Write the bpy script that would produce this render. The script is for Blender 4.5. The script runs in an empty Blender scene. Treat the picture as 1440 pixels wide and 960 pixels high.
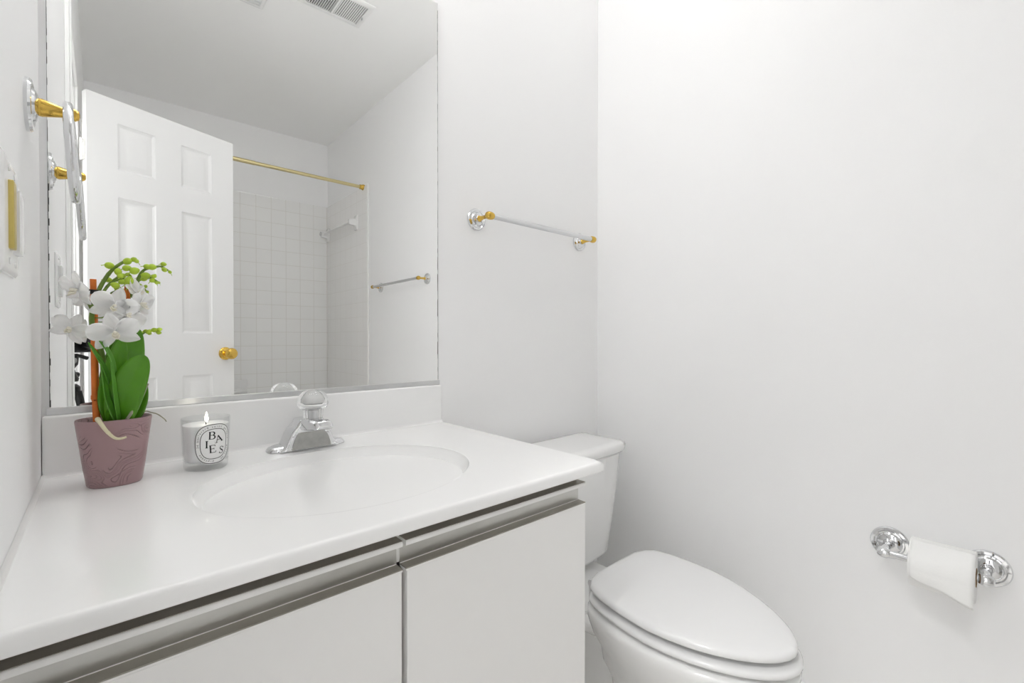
import bpy, bmesh, math, random
from mathutils import Vector, Matrix, Euler
C = bpy.context.scene.collection
PI = math.pi
random.seed(4)

# ------------------------------------------------------------------ camera, world, exposure
S = bpy.context.scene
cam_d = bpy.data.cameras.new('camera_view'); cam = bpy.data.objects.new('camera_view', cam_d); C.objects.link(cam)
CAM = Vector((0.0759, -1.1256, 1.0389)); YAW = math.radians(41.644)
cam.location = CAM
cam.rotation_euler = (math.radians(90 - 0.522), 0, -YAW)
cam_d.sensor_width = 36; cam_d.lens = 648.15 / 1440 * 36
cam_d.clip_start = 0.01; cam_d.clip_end = 50
S.camera = cam
W = bpy.data.worlds.new('world'); S.world = W; W.use_nodes = True
bgn = W.node_tree.nodes['Background']; bgn.inputs[0].default_value = (1, 1, 1, 1); bgn.inputs[1].default_value = 1.5
S.view_settings.view_transform = 'Standard'; S.view_settings.look = 'None'
S.view_settings.gamma = 1; S.view_settings.use_curve_mapping = False
S.view_settings.exposure = -0.03
S.cycles.max_bounces = 20; S.cycles.diffuse_bounces = 14; S.cycles.glossy_bounces = 8
VANITY_POWER = 18.5      # emission strength of the globes above the mirror
CEIL_POWER = 6.2         # emission strength of the unseen ceiling dome, also fill for the tub end
HALL_FILL_POWER = 112.0  # added hall lamp, never in view, fills the room through the doorway

# ------------------------------------------------------------------ materials
def srgb(h):
    f = lambda c: c / 12.92 if c <= 0.04045 else ((c + 0.055) / 1.055) ** 2.4
    return tuple(f(int(h[i:i + 2], 16) / 255) for i in (0, 2, 4)) + (1,)
def mat(name, col, rough=0.5, metal=0.0, vary=0.02, scale=30, bump=0.0, coat=0.0, trans=0.0, ior=1.45, emit=0.0, sss=0.0, spec=0.5):
    m = bpy.data.materials.new(name); m.use_nodes = True
    nt = m.node_tree; b = nt.nodes['Principled BSDF']
    c = col if isinstance(col, tuple) else srgb(col)
    if len(c) == 3: c = c + (1,)
    b.inputs['Roughness'].default_value = rough; b.inputs['Metallic'].default_value = metal
    b.inputs['Coat Weight'].default_value = coat; b.inputs['Coat Roughness'].default_value = 0.05
    b.inputs['Transmission Weight'].default_value = trans; b.inputs['IOR'].default_value = ior
    b.inputs['Specular IOR Level'].default_value = spec
    if sss: b.inputs['Subsurface Weight'].default_value = sss; b.inputs['Subsurface Radius'].default_value = (.02, .02, .02); b.inputs['Subsurface Scale'].default_value = 0.3
    tc = nt.nodes.new('ShaderNodeTexCoord'); nz = nt.nodes.new('ShaderNodeTexNoise')
    nz.inputs['Scale'].default_value = scale; nz.inputs['Detail'].default_value = 4
    nt.links.new(tc.outputs['Object'], nz.inputs['Vector'])
    mx = nt.nodes.new('ShaderNodeMix'); mx.data_type = 'RGBA'
    mx.inputs['A'].default_value = tuple(x * (1 - vary) for x in c[:3]) + (1,)
    mx.inputs['B'].default_value = tuple(min(1, x * (1 + vary)) for x in c[:3]) + (1,)
    nt.links.new(nz.outputs['Fac'], mx.inputs['Factor']); nt.links.new(mx.outputs['Result'], b.inputs['Base Color'])
    if bump:
        bp = nt.nodes.new('ShaderNodeBump'); bp.inputs['Strength'].default_value = bump; bp.inputs['Distance'].default_value = 0.002
        nt.links.new(nz.outputs['Fac'], bp.inputs['Height']); nt.links.new(bp.outputs['Normal'], b.inputs['Normal'])
    if emit:
        b.inputs['Emission Color'].default_value = c; b.inputs['Emission Strength'].default_value = emit
    return m
def tile_mat(name, col, grout, size, mortar=0.0015, axes='XZ'):
    m = mat(name, col, 0.18)
    nt = m.node_tree; b = nt.nodes['Principled BSDF']
    geo = nt.nodes.new('ShaderNodeNewGeometry'); sp = nt.nodes.new('ShaderNodeSeparateXYZ'); cb = nt.nodes.new('ShaderNodeCombineXYZ')
    nt.links.new(geo.outputs['Position'], sp.inputs[0])
    nt.links.new(sp.outputs[axes[0]], cb.inputs[0]); nt.links.new(sp.outputs[axes[1]], cb.inputs[1])
    br = nt.nodes.new('ShaderNodeTexBrick'); br.offset = 0.0
    br.inputs['Scale'].default_value = 1; br.inputs['Brick Width'].default_value = size; br.inputs['Row Height'].default_value = size
    br.inputs['Mortar Size'].default_value = mortar; br.inputs['Mortar Smooth'].default_value = 0.3
    br.inputs['Color1'].default_value = srgb(col); br.inputs['Color2'].default_value = tuple(x * .985 for x in srgb(col)[:3]) + (1,)
    br.inputs['Mortar'].default_value = srgb(grout)
    nt.links.new(cb.outputs[0], br.inputs['Vector']); nt.links.new(br.outputs['Color'], b.inputs['Base Color'])
    bp = nt.nodes.new('ShaderNodeBump'); bp.inputs['Strength'].default_value = 0.4; bp.inputs['Distance'].default_value = 0.002; bp.invert = True
    nt.links.new(br.outputs['Fac'], bp.inputs['Height']); nt.links.new(bp.outputs['Normal'], b.inputs['Normal'])
    return m
M = {}
M['wall'] = mat('wall_paint', (.925, .925, .928), 0.55, vary=.004, scale=6)
M['ceil'] = mat('ceiling_paint', (.955, .955, .950), 0.7, vary=.006, scale=4)
M['trim'] = mat('trim_paint', (.86, .86, .855), 0.3, vary=.004)
M['door'] = mat('door_paint', (.81, .81, .808), 0.35, vary=.004)
M['floor'] = tile_mat('floor_tile', 'e2e0dc', 'cfccc7', 0.305, .003, 'XY')
M['tile_back'] = tile_mat('tile_back', 'f7f7f6', 'e4e2dd', 0.108, .0017, 'XZ')
M['tile_side'] = tile_mat('tile_side', 'f7f6f5', 'ebe9e5', 0.108, .0014, 'YZ')
M['marble'] = mat('cultured_marble', (.925, .925, .922), 0.2, vary=.006, scale=9, coat=.2)
M['cab'] = mat('cabinet_laminate', (.85, .845, .835), 0.32, vary=.006)
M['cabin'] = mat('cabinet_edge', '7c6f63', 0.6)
M['alu'] = mat('brushed_aluminium', (.62, .615, .59), 0.28, metal=1, vary=.03, scale=60)  # grey stands for the shade inside the pull groove
M['strip'] = mat('dull_grey_metal', (.33, .31, .27), 0.33, metal=.6, vary=.06, scale=60)  # metal darkened to carry shade on the pull's horizontal faces
M['chrome'] = mat('chrome', (.74, .745, .755), 0.05, metal=1, vary=.01)
M['satin'] = mat('satin_metal', (.70, .705, .71), 0.3, metal=1, vary=.02)
M['panel'] = mat('dull_chrome', (.40, .40, .385), 0.28, metal=1, vary=.25, scale=70)
M['hinge'] = mat('nickel_hinge', (.75, .75, .73), 0.25, metal=1)
M['brass'] = mat('polished_brass', (.70, .46, .10), 0.14, metal=1, vary=.04)
M['brass2'] = mat('satin_brass', (.62, .50, .16), 0.35, metal=.8, vary=.04)
M['palebrass'] = mat('rod_brass', (.70, .60, .33), 0.28, metal=1, vary=.03)
M['mirror'] = mat('mirror_silver', (.93, .935, .93), 0.0, metal=1, vary=0)
M['desilver'] = mat('mirror_desilvered_edge', '4a4a48', 0.5, vary=.5, scale=120)
M['china'] = mat('vitreous_china', (.87, .87, .865), 0.08, vary=.003, coat=.4)
M['seat'] = mat('seat_plastic', (.80, .80, .80), 0.14, vary=.002)
M['plastic'] = mat('white_plastic', (.84, .84, .84), 0.25, vary=.004)
M['dark'] = mat('dark_void', '1b1b1a', 0.8)
M['black'] = mat('black_plastic', '0c0c0d', 0.4, vary=.1)
M['rubber'] = mat('grey_knob', '8a8a88', 0.4)
M['paper'] = mat('tissue_paper', (.90, .90, .89), 0.9, vary=.01, scale=200, bump=.15)
M['acrylic'] = mat('clear_acrylic', (1, 1, 1), 0.02, trans=1, ior=1.49, vary=0)
M['glass'] = mat('clear_glass', (1, 1, 1), 0.0, trans=1, ior=1.45, vary=0)
M['wax'] = mat('white_wax', (.96, .957, .95), 0.4, vary=.003, sss=1.0)
M['flame'] = mat('flame', (1, .93, .78), 0.5, emit=14, vary=0)
M['wick'] = mat('wick', '2a241f', 0.9)
M['labelw'] = mat('label_paper', (.88, .88, .87), 0.5, vary=.01)
M['ink'] = mat('label_ink', '161616', 0.6)
M['petal'] = mat('white_petal', (.98, .98, .98), 0.5, vary=.008, scale=90, sss=.9)
M['lip'] = mat('flower_lip', 'f7f3e6', 0.5, vary=.04, scale=120)
M['leaf'] = mat('orchid_leaf', (.085, .27, .010), 0.32, vary=.22, scale=25)
M['leaf2'] = mat('orchid_leaf_light', (.095, .29, .025), 0.35, vary=.2, scale=25)
M['stem'] = mat('flower_stem', (.16, .26, .04), 0.45, vary=.3, scale=60)
M['bud'] = mat('green_bud', (.45, .62, .05), 0.4, vary=.2, scale=80)
M['stake'] = mat('orange_bamboo', (.68, .17, .02), 0.45, vary=.3, scale=40)
M['root'] = mat('pale_root', (.72, .66, .46), 0.6, vary=.15, scale=80)
M['rootg'] = mat('grey_root', (.34, .33, .25), 0.7, vary=.2, scale=80)
M['bark'] = mat('bark_mix', '3b2a24', 0.95, vary=.5, scale=90, bump=.6)
M['bulb'] = mat('lamp_globe', (1, .995, .985), 0.5, emit=VANITY_POWER, vary=0)
M['lens'] = mat('ceiling_lens', (1, .995, .985), 0.5, emit=CEIL_POWER, vary=0)
M['hall'] = mat('hall_lens', (1, 1, 1), 0.5, emit=HALL_FILL_POWER, vary=0)  # glow of the added hall fill lamp
def pot_material():
    m = mat('mauve_ceramic', (.36, .232, .245), 0.28, vary=.06, scale=30)
    nt = m.node_tree; b = nt.nodes['Principled BSDF']
    tc = nt.nodes.new('ShaderNodeTexCoord')
    nz = nt.nodes.new('ShaderNodeTexNoise'); nz.inputs['Scale'].default_value = 20; nz.inputs['Detail'].default_value = 1.0; nz.inputs['Distortion'].default_value = 0.8
    nt.links.new(tc.outputs['Object'], nz.inputs['Vector'])
    mu = nt.nodes.new('ShaderNodeMath'); mu.operation = 'MULTIPLY'; mu.inputs[1].default_value = 18
    fr = nt.nodes.new('ShaderNodeMath'); fr.operation = 'PINGPONG'; fr.inputs[1].default_value = 0.5
    rp = nt.nodes.new('ShaderNodeValToRGB'); rp.color_ramp.elements[0].position = 0.0; rp.color_ramp.elements[1].position = 0.10
    rp.color_ramp.elements[0].color = (1, 1, 1, 1); rp.color_ramp.elements[1].color = (0, 0, 0, 1)
    n2 = nt.nodes.new('ShaderNodeTexNoise'); n2.inputs['Scale'].default_value = 24; n2.inputs['Detail'].default_value = 0
    nt.links.new(tc.outputs['Object'], n2.inputs['Vector'])
    r2 = nt.nodes.new('ShaderNodeValToRGB'); r2.color_ramp.elements[0].position = .5; r2.color_ramp.elements[1].position = .58
    m2 = nt.nodes.new('ShaderNodeMath'); m2.operation = 'MULTIPLY'
    nt.links.new(n2.outputs['Fac'], r2.inputs['Fac'])
    nt.links.new(nz.outputs['Fac'], mu.inputs[0]); nt.links.new(mu.outputs[0], fr.inputs[0]); nt.links.new(fr.outputs[0], rp.inputs['Fac'])
    nt.links.new(rp.outputs['Color'], m2.inputs[0]); nt.links.new(r2.outputs['Color'], m2.inputs[1])
    bp = nt.nodes.new('ShaderNodeBump'); bp.inputs['Strength'].default_value = 0.9; bp.inputs['Distance'].default_value = 0.0022
    nt.links.new(m2.outputs[0], bp.inputs['Height']); nt.links.new(bp.outputs['Normal'], b.inputs['Normal'])
    return m
M['pot'] = pot_material()
def thin_glass():
    m = bpy.data.materials.new('thin_clear_glass'); m.use_nodes = True; nt = m.node_tree; nt.nodes.clear()
    o = nt.nodes.new('ShaderNodeOutputMaterial'); mx = nt.nodes.new('ShaderNodeMixShader'); tr = nt.nodes.new('ShaderNodeBsdfTransparent'); gl = nt.nodes.new('ShaderNodeBsdfGlossy')
    tr.inputs[0].default_value = (.975, .98, .98, 1); gl.inputs['Roughness'].default_value = .02
    lw = nt.nodes.new('ShaderNodeMapRange'); lf = nt.nodes.new('ShaderNodeLayerWeight'); lf.inputs['Blend'].default_value = .25; nt.links.new(lf.outputs['Facing'], lw.inputs['Value']); lw.inputs['To Min'].default_value = .02; lw.inputs['To Max'].default_value = .28
    nt.links.new(lw.outputs[0], mx.inputs[0]); nt.links.new(tr.outputs[0], mx.inputs[1]); nt.links.new(gl.outputs[0], mx.inputs[2]); nt.links.new(mx.outputs[0], o.inputs[0])
    return m
M['thinglass'] = thin_glass()

# ------------------------------------------------------------------ mesh helpers
def BM(): return bmesh.new()
def obj(name, bm, m, parent=None, bevel=0, sub=0, solid=0, angle=35, segs=3):
    bmesh.ops.recalc_face_normals(bm, faces=bm.faces)
    me = bpy.data.meshes.new(name); bm.to_mesh(me); bm.free()
    for p in me.polygons: p.use_smooth = True
    me.set_sharp_from_angle(angle=math.radians(angle))
    me.materials.append(M[m] if isinstance(m, str) else m)
    o = bpy.data.objects.new(name, me); C.objects.link(o)
    if parent is not None:
        o.parent = parent
        L = parent.location.copy(); q = parent.parent
        while q is not None: L += q.location; q = q.parent
        if parent.type != 'EMPTY' and parent.parent is not None: L = Vector(parent.parent.location)
        o.matrix_parent_inverse = Matrix.Translation(-L) if parent.type == 'EMPTY' else Matrix.Identity(4)
    if solid:
        md = o.modifiers.new('solid', 'SOLIDIFY'); md.thickness = solid; md.offset = 0
    if bevel:
        md = o.modifiers.new('bevel', 'BEVEL'); md.width = bevel; md.segments = segs; md.limit_method = 'ANGLE'; md.angle_limit = math.radians(40)
        md.harden_normals = False
    if sub:
        md = o.modifiers.new('sub', 'SUBSURF'); md.levels = sub; md.render_levels = sub
    return o
def tag(o, label, cat, group=None):
    o['label'] = label; o['category'] = cat
    if group: o['group'] = group
    return o
def thing(name, loc, label, cat, group=None):
    o = bpy.data.objects.new(name, None); C.objects.link(o); o.location = loc; o.empty_display_size = .05
    return tag(o, label, cat, group)
def struct(name, bm, m, parent=None, **k):
    o = obj(name, bm, m, parent, **k); o['kind'] = 'structure'; return o
def box(bm, x0, y0, z0, x1, y1, z1):
    v = [bm.verts.new((x, y, z)) for x in (x0, x1) for y in (y0, y1) for z in (z0, z1)]
    for f in ((0, 1, 3, 2), (4, 6, 7, 5), (0, 4, 5, 1), (2, 3, 7, 6), (0, 2, 6, 4), (1, 5, 7, 3)):
        bm.faces.new([v[i] for i in f])
    return v
def loft(bm, rings, cap0=True, cap1=True, closed=False):
    R = [[bm.verts.new(p) for p in r] for r in rings]
    n = len(R[0])
    pairs = list(zip(R, R[1:])) + ([(R[-1], R[0])] if closed else [])
    for a, b in pairs:
        for i in range(n): bm.faces.new((a[i], a[(i + 1) % n], b[(i + 1) % n], b[i]))
    if cap0 and not closed: bm.faces.new(R[0][::-1])
    if cap1 and not closed: bm.faces.new(R[-1])
    return R
def frame(d):
    d = Vector(d).normalized(); a = Vector((0, 0, 1)) if abs(d.z) < .9 else Vector((1, 0, 0))
    u = d.cross(a).normalized(); return u, d.cross(u).normalized()
def tube(bm, pts, r, seg=14, closed=False):
    pts = [Vector(p) for p in pts]; n = len(pts); rings = []
    rr = r if isinstance(r, (list, tuple)) else [r] * n
    u = None
    for i, p in enumerate(pts):
        if closed: d = pts[(i + 1) % n] - pts[i - 1]
        else: d = pts[min(i + 1, n - 1)] - pts[max(i - 1, 0)]
        d.normalize()
        if u is None: u, _ = frame(d)
        u = (u - d * u.dot(d)).normalized(); w = d.cross(u)
        rings.append([p + (u * math.cos(2 * PI * k / seg) + w * math.sin(2 * PI * k / seg)) * rr[i] for k in range(seg)])
    loft(bm, rings, closed=closed)
def lathe(bm, prof, origin, axis, seg=40):
    """prof: (radius, distance along axis); starts and ends are capped"""
    axis = Vector(axis).normalized(); u, w = frame(axis); o = Vector(origin)
    rings = [[o + axis * h + (u * math.cos(2 * PI * k / seg) + w * math.sin(2 * PI * k / seg)) * max(r, 1e-4) for k in range(seg)] for r, h in prof]
    loft(bm, rings)
def ell(cx, cy, a, b, z, n=64, e=2.0, ph=0):
    out = []
    for k in range(n):
        t = 2 * PI * k / n + ph; c, s = math.cos(t), math.sin(t)
        out.append((cx + a * math.copysign(abs(c) ** (2 / e), c), cy + b * math.copysign(abs(s) ** (2 / e), s), z))
    return out
def spline(pts, n=6):
    pts = [Vector(p) for p in pts]; out = []
    for i in range(len(pts) - 1):
        p0, p1, p2, p3 = pts[max(i - 1, 0)], pts[i], pts[i + 1], pts[min(i + 2, len(pts) - 1)]
        for k in range(n):
            t = k / n
            out.append(.5 * ((2 * p1) + (p2 - p0) * t + (2 * p0 - 5 * p1 + 4 * p2 - p3) * t * t + (3 * p1 - p0 - 3 * p2 + p3) * t ** 3))
    out.append(pts[-1]); return out

# ------------------------------------------------------------------ room shell
X0, X1, YB, H = -0.0025, 1.524, -2.888, 2.67
WT = 0.115                                       # wall thickness
DY0, DY1, DH = -1.443, -0.828, 2.045             # doorway in the left wall
bm = BM(); box(bm, -1.35, YB - .1, -.06, X1 + .1, .1, 0); struct('floor', bm, 'floor')
bm = BM(); box(bm, -1.35, YB - .1, H, X1 + .1, .1, H + .08); struct('ceiling', bm, 'ceil')
bm = BM(); box(bm, X0 - WT, 0, 0, X1 + .1, .1, H); struct('wall_back', bm, 'wall')
bm = BM(); box(bm, X1, YB, 0, X1 + .1, 0, H); struct('wall_right', bm, 'wall')
bm = BM(); box(bm, X0 - WT, YB - .1, 0, X1 + .1, YB, H); struct('wall_far', bm, 'wall')
bm = BM()
box(bm, X0 - WT, DY1, 0, X0, 0, H); box(bm, X0 - WT, YB, 0, X0, DY0 - .012, H); box(bm, X0 - WT, DY0 - .012, DH + .012, X0, DY1, H)
struct('wall_left', bm, 'wall')
bm = BM(); box(bm, -1.4, YB - .1, 0, -1.3, .1, H); struct('wall_hall', bm, 'wall')
# door frame: jamb lining, stop and casing
bm = BM()
box(bm, X0 - WT, DY0 - .012, 0, X0, DY0 - .001, DH + .012); box(bm, X0 - WT, DY1 - .014, 0, X0, DY1, DH + .012); box(bm, X0 - WT, DY0 - .001, DH, X0, DY1 - .014, DH + .012)
box(bm, X0 - .075, DY0 - .001, 0, X0 - .040, DY0 + .011, DH); box(bm, X0 - .075, DY1 - .026, 0, X0 - .040, DY1 - .014, DH)
struct('trim_1', bm, 'trim', bevel=.0015, segs=1)
bm = BM(); cw = .058
def casing(y0, y1, z0, z1):
    box(bm, X0, y0, z0, X0 + .011, y1, z1)
casing(DY1 - .008, DY1 + cw - .008, 0, DH + cw); casing(DY0 - cw, DY0 - .004, 0, DH + cw); casing(DY0 - .004, DY1 - .008, DH + .004, DH + cw)
box(bm, X0 + .011, DY1 + cw - .026, 0, X0 + .016, DY1 + cw - .010, DH + cw - .002)
struct('trim_2', bm, 'trim', bevel=.003, segs=2)
bm = BM(); box(bm, X1 - .012, -2.08, 0, X1, -.012, .085); struct('baseboard_right', bm, 'trim', bevel=.004)
bm = BM(); box(bm, .80, -.012, 0, X1 - .012, 0, .085); struct('baseboard_back', bm, 'trim', bevel=.004)
# wall tile of the tub surround
TZ = 2.145
bm = BM(); box(bm, X0 + .008, YB, .36, X1 - .008, YB + .008, TZ); struct('wall_tile_far', bm, 'tile_back', bevel=.003, segs=2)
bm = BM(); box(bm, X1 - .008, YB, .36, X1, -2.085, TZ); struct('wall_tile_right', bm, 'tile_side', bevel=.003, segs=2)
bm = BM(); box(bm, X0, YB, .36, X0 + .008, -2.085, TZ); struct('wall_tile_left', bm, 'tile_side', bevel=.003, segs=2)
bm = BM(); box(bm, X1 - .011, -2.085, .0, X1, -2.072, TZ + .004); struct('trim_3', bm, 'trim', bevel=.004)

# ------------------------------------------------------------------ vanity light and unseen fill lamps
vl = thing('vanity_light', (.30, 0, 2.20), 'white bar light with three round globes above the mirror', 'light')
bm = BM(); box(bm, .03, -.03, 2.15, .57, 0, 2.25); obj('backplate', bm, 'satin', vl, bevel=.004)
for k in range(3):
    x = .13 + .17 * k
    bm = BM(); lathe(bm, [(.02, 0), (.028, .01), (.028, .03), (.02, .035)], (x, -.03, 2.20), (0, -1, 0), 24); obj('lamp_socket', bm, 'chrome', vl)
    bm = BM(); bmesh.ops.create_uvsphere(bm, u_segments=24, v_segments=14, radius=.05, matrix=Matrix.Translation((x, -.11, 2.20))); obj('globe', bm, 'bulb', vl)
def downlight(x, y, r, label, m='lens'):
    t = thing('ceiling_light', (x, y, H), label, 'light')
    bm = BM(); lathe(bm, [(r + .02, 0), (r + .02, .006), (r, .012), (r, .002)], (x, y, H), (0, 0, -1), 40); obj('trim_ring', bm, 'trim', t)
    bm = BM(); lathe(bm, [(r - .002, .003), (r - .002, .008), (.01, .0085)], (x, y, H), (0, 0, -1), 40); obj('lens', bm, m, t)
def dome_light(x, y, r, label):
    t = thing('ceiling_light', (x, y, H), label, 'light')
    bm = BM(); lathe(bm, [(r + .012, .0), (r + .012, .020), (r + .004, .026), (r - .01, .026)], (x, y, H), (0, 0, -1), 48); obj('base_ring', bm, 'trim', t)
    bm = BM(); lathe(bm, [(r - .004, .024), (r, .030), (r * .99, .055), (r * .93, .085), (r * .80, .112), (r * .60, .132), (r * .35, .144), (.012, .149)], (x, y, H), (0, 0, -1), 48); obj('glass_dome', bm, 'lens', t)
    bm = BM(); lathe(bm, [(.010, .146), (.012, .152), (.007, .160), (.002, .163)], (x, y, H), (0, 0, -1), 20); obj('finial', bm, 'chrome', t)
dome_light(1.00, -.50, .15, 'round white glass dome light on the ceiling near the toilet')  # out of view; dome form chosen to throw fill on tub end and ceiling
downlight(-.72, -1.1, .16, 'round ceiling light in the hall outside the door', 'hall')  # lamp added in the unseen hall as flash-like fill

# ------------------------------------------------------------------ vanity cabinet
ZC = .80; CW = .7976; CD = .5804
vc = thing('vanity_cabinet', (.384, -.28, 0), 'white two door vanity cabinet under the sink countertop', 'cabinet')
bm = BM()
box(bm, .002, -.540, .09, .018, -.004, ZC - .0232); box(bm, .750, -.540, .09, .766, -.004, ZC - .0232)
box(bm, .018, -.540, .09, .750, -.004, .106); box(bm, .018, -.02, .106, .750, -.004, ZC - .0232); box(bm, .018, -.540, ZC - .075, .750, -.520, ZC - .023)
box(bm, .02, -.47, 0, .748, -.45, .09); box(bm, .02, -.45, 0, .035, -.02, .09); box(bm, .733, -.45, 0, .748, -.02, .09)
obj('carcass', bm, 'cab', vc)
for n, (a, b) in enumerate(((.003, .3785), (.3866, .767))):
    bm = BM(); box(bm, a, -.560, .10, b, -.541, ZC - .0805); d = obj('door', bm, 'cab', vc, bevel=.0008, segs=2)
    xs = (a - (.0015 if n else 0), b + (.001 if n else .0015))
    # channel pull along the top of the door: top lip, curved groove, bottom ledge
    prof = [(-.541, -.0805), (-.5600, -.0805), (-.5600, -.0785), (-.5430, -.0780), (-.5415, -.0765), (-.5405, -.073), (-.5402, -.060), (-.5405, -.053), (-.5420, -.0490), (-.5450, -.0475), (-.5580, -.0468), (-.5596, -.0462), (-.5600, -.0440), (-.5600, -.0410), (-.5592, -.0395), (-.5570, -.0390), (-.525, -.0390), (-.525, -.0450), (-.5370, -.0480)]
    bm = BM(); loft(bm, [[(x, p[0], ZC + p[1]) for p in prof] for x in xs]); cpull = obj('channel_pull', bm, 'cab', d, angle=50)
    bm = BM(); box(bm, xs[0], -.5596, ZC - .0785, xs[1], -.5406, ZC - .0770); st_ = obj('ledge_strip', bm, 'strip', cpull); st_['label'] = 'dull grey metal ledge strip'  # shade and dark reflection on the ledge put into its colour
    bm = BM(); box(bm, xs[0], -.5414, ZC - .0769, xs[1], -.5406, ZC - .0495); st_ = obj('groove_back', bm, 'alu', cpull); st_['label'] = 'brushed metal groove'  # plate greyed to carry the shade at the back of the groove
    bm = BM(); box(bm, xs[0], -.5592, ZC - .0390, xs[1], -.5255, ZC - .0383); st_ = obj('lip_strip', bm, 'strip', cpull); st_['label'] = 'dull grey metal lip strip'  # shade under the counter overhang put into a dark strip
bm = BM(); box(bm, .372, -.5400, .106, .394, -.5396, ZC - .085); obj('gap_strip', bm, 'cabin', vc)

# ------------------------------------------------------------------ countertop with moulded oval basin
ct = thing('sink_countertop', (.40, -.29, ZC), 'glossy white vanity countertop with moulded oval sink and backsplash', 'countertop')
bm = BM(); N = 128; bx, by, ba, bb = .40, -.322, .228, .188
def rect_pt(t, ins):
    """point on the counter outline in direction t, inset by ins for (left, right, front, back)"""
    x0, x1, y0, y1 = X0 + .0005 + ins[0], CW - ins[1], -CD + ins[2], -.001 - ins[3]
    c, s = math.cos(t), math.sin(t); k = []
    if c > 1e-9: k.append((x1 - bx) / c)
    if c < -1e-9: k.append((x0 - bx) / c)
    if s > 1e-9: k.append((y1 - by) / s)
    if s < -1e-9: k.append((y0 - by) / s)
    k = min(k); return bx + c * k, by + s * k
corner = [math.atan2(y - by, x - bx) for x in (X0, CW) for y in (-CD, -.001)]
ts = sorted(set([-PI + 2 * PI * k / N for k in range(N)] + corner))
rings = []
def rr(ins, z): rings.append([rect_pt(t, ins) + (ZC + z,) for t in ts])
rr((.0, .02, .05, .0), -.021); rr((0, .0, .004, 0), -.021); rr((0, 0, .001, 0), -.0195); rr((0, 0, .0, 0), -.017)
rr((0, 0, 0, 0), -.010); rr((0, 0, .0003, 0), -.006); rr((0, .0006, .0012, 0), -.0030); rr((0, .0016, .0032, 0), -.0009); rr((0, .0026, .0060, 0), -.0001); rr((.001, .004, .009, .001), 0)
def ept(t, f):
    t_ = math.atan2(math.sin(t) / bb, math.cos(t) / ba)
    return bx + math.cos(t_) * ba * f, by + math.sin(t_) * bb * f
def er(f, z): rings.append([ept(t, f) + (ZC + z,) for t in ts])
for k in (.25, .5, .75):
    rings.append([tuple(a + (b - a) * k for a, b in zip(rect_pt(t, (.001, .004, .009, .001)), ept(t, 1.02))) + (ZC,) for t in ts])
er(1.02, 0); er(1.006, 0)
er(1.0, -.0002)
for f in (.997, .992, .985, .975, .962, .945, .92, .89, .85, .80, .74, .67, .59, .50, .40, .30, .20, .11): er(f, -.0006 - .1255 * (1 - f ** 2.0) ** .80)
loft(bm, rings)
obj('countertop', bm, 'marble', ct, angle=60)
bm = BM(); box(bm, X0 + .001, -.019, ZC + .0002, .7955, -.0005, ZC + .105); obj('backsplash', bm, 'marble', ct, bevel=.004)
bm = BM()                       # cove bead where the counter meets backsplash and wall
q = []
for x in (X0 + .0005, .794):
    q.append([(x, -.0188, ZC), (x, -.0188, ZC + .006), (x, -.0200, ZC + .0035), (x, -.0222, ZC + .0012), (x, -.0255, ZC)])
loft(bm, q)
q = []
for y in (-.575, -.020):
    q.append([(X0 + .0003, y, ZC), (X0 + .0003, y, ZC + .005), (X0 + .0018, y, ZC + .0028), (X0 + .0035, y, ZC + .001), (X0 + .006, y, ZC)])
loft(bm, q)
obj('caulk_bead', bm, 'trim', ct, angle=60)
bm = BM(); lathe(bm, [(.030, .001), (.030, .004), (.024, .006), (.022, .004), (.004, .003)], (bx, by, ZC - .1262), (0, 0, 1), 32); obj('drain', bm, 'chrome', ct)
bm = BM(); box(bm, .002, -.566, ZC - .0228, .772, -.001, ZC - .0212); obj('substrate', bm, 'cabin', ct)

# ------------------------------------------------------------------ faucet
fa = thing('sink_faucet', (.408, -.075, ZC), 'chrome single handle faucet behind the oval sink', 'faucet')
fx, fy = .408, -.078
bm = BM()
def plate(a, b, z, e=3.2): return ell(fx, fy, a, b, ZC + z, 56, e)
loft(bm, [plate(.080, .027, .0005), plate(.080, .027, .004), plate(.076, .0245, .009), plate(.066, .019, .0125)]); obj('base_plate', bm, 'chrome', fa, angle=40)
bm = BM()
prof = [(.0600, .003), (.0555, .006), (.0515, .011), (.0480, .018), (.0450, .026), (.0415, .034), (.0370, .0415), (.0310, .0485), (.0260, .054), (.0225, .060), (.0200, .064)]
loft(bm, [[(fx + sx * hw * k[0], fy + k[1], ZC + z) for sx, k in ((-1, (1, -.030)), (-1, (.9, -.033)), (1, (.9, -.033)), (1, (1, -.030)), (1, (1, .020)), (1, (.85, .025)), (-1, (.85, .025)), (-1, (1, .020)))] for hw, z in prof])
obj('body', bm, 'chrome', fa, bevel=.0015, segs=2, angle=40)
bm = BM()
rg = []
for y, hw, zt, zb in ((-.004, .021, .064, .040), (-.028, .0215, .067, .042), (-.060, .0205, .070, .047), (-.092, .019, .0715, .052), (-.106, .0175, .070, .0535), (-.112, .015, .062, .056)):
    rg.append([(fx - hw, fy + y, ZC + zb), (fx - hw, fy + y, ZC + zt - .006), (fx - hw * .7, fy + y, ZC + zt), (fx + hw * .7, fy + y, ZC + zt), (fx + hw, fy + y, ZC + zt - .006), (fx + hw, fy + y, ZC + zb)])
loft(bm, rg); obj('spout', bm, 'chrome', fa, bevel=.0015, segs=2, angle=30)
bm = BM()
pp = [(-.040, .0045), (.040, .0045), (.0385, .014), (.0350, .025), (.0310, .033), (.0260, .0395), (-.0260, .0395), (-.0310, .033), (-.0350, .025), (-.0385, .014)]
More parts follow.
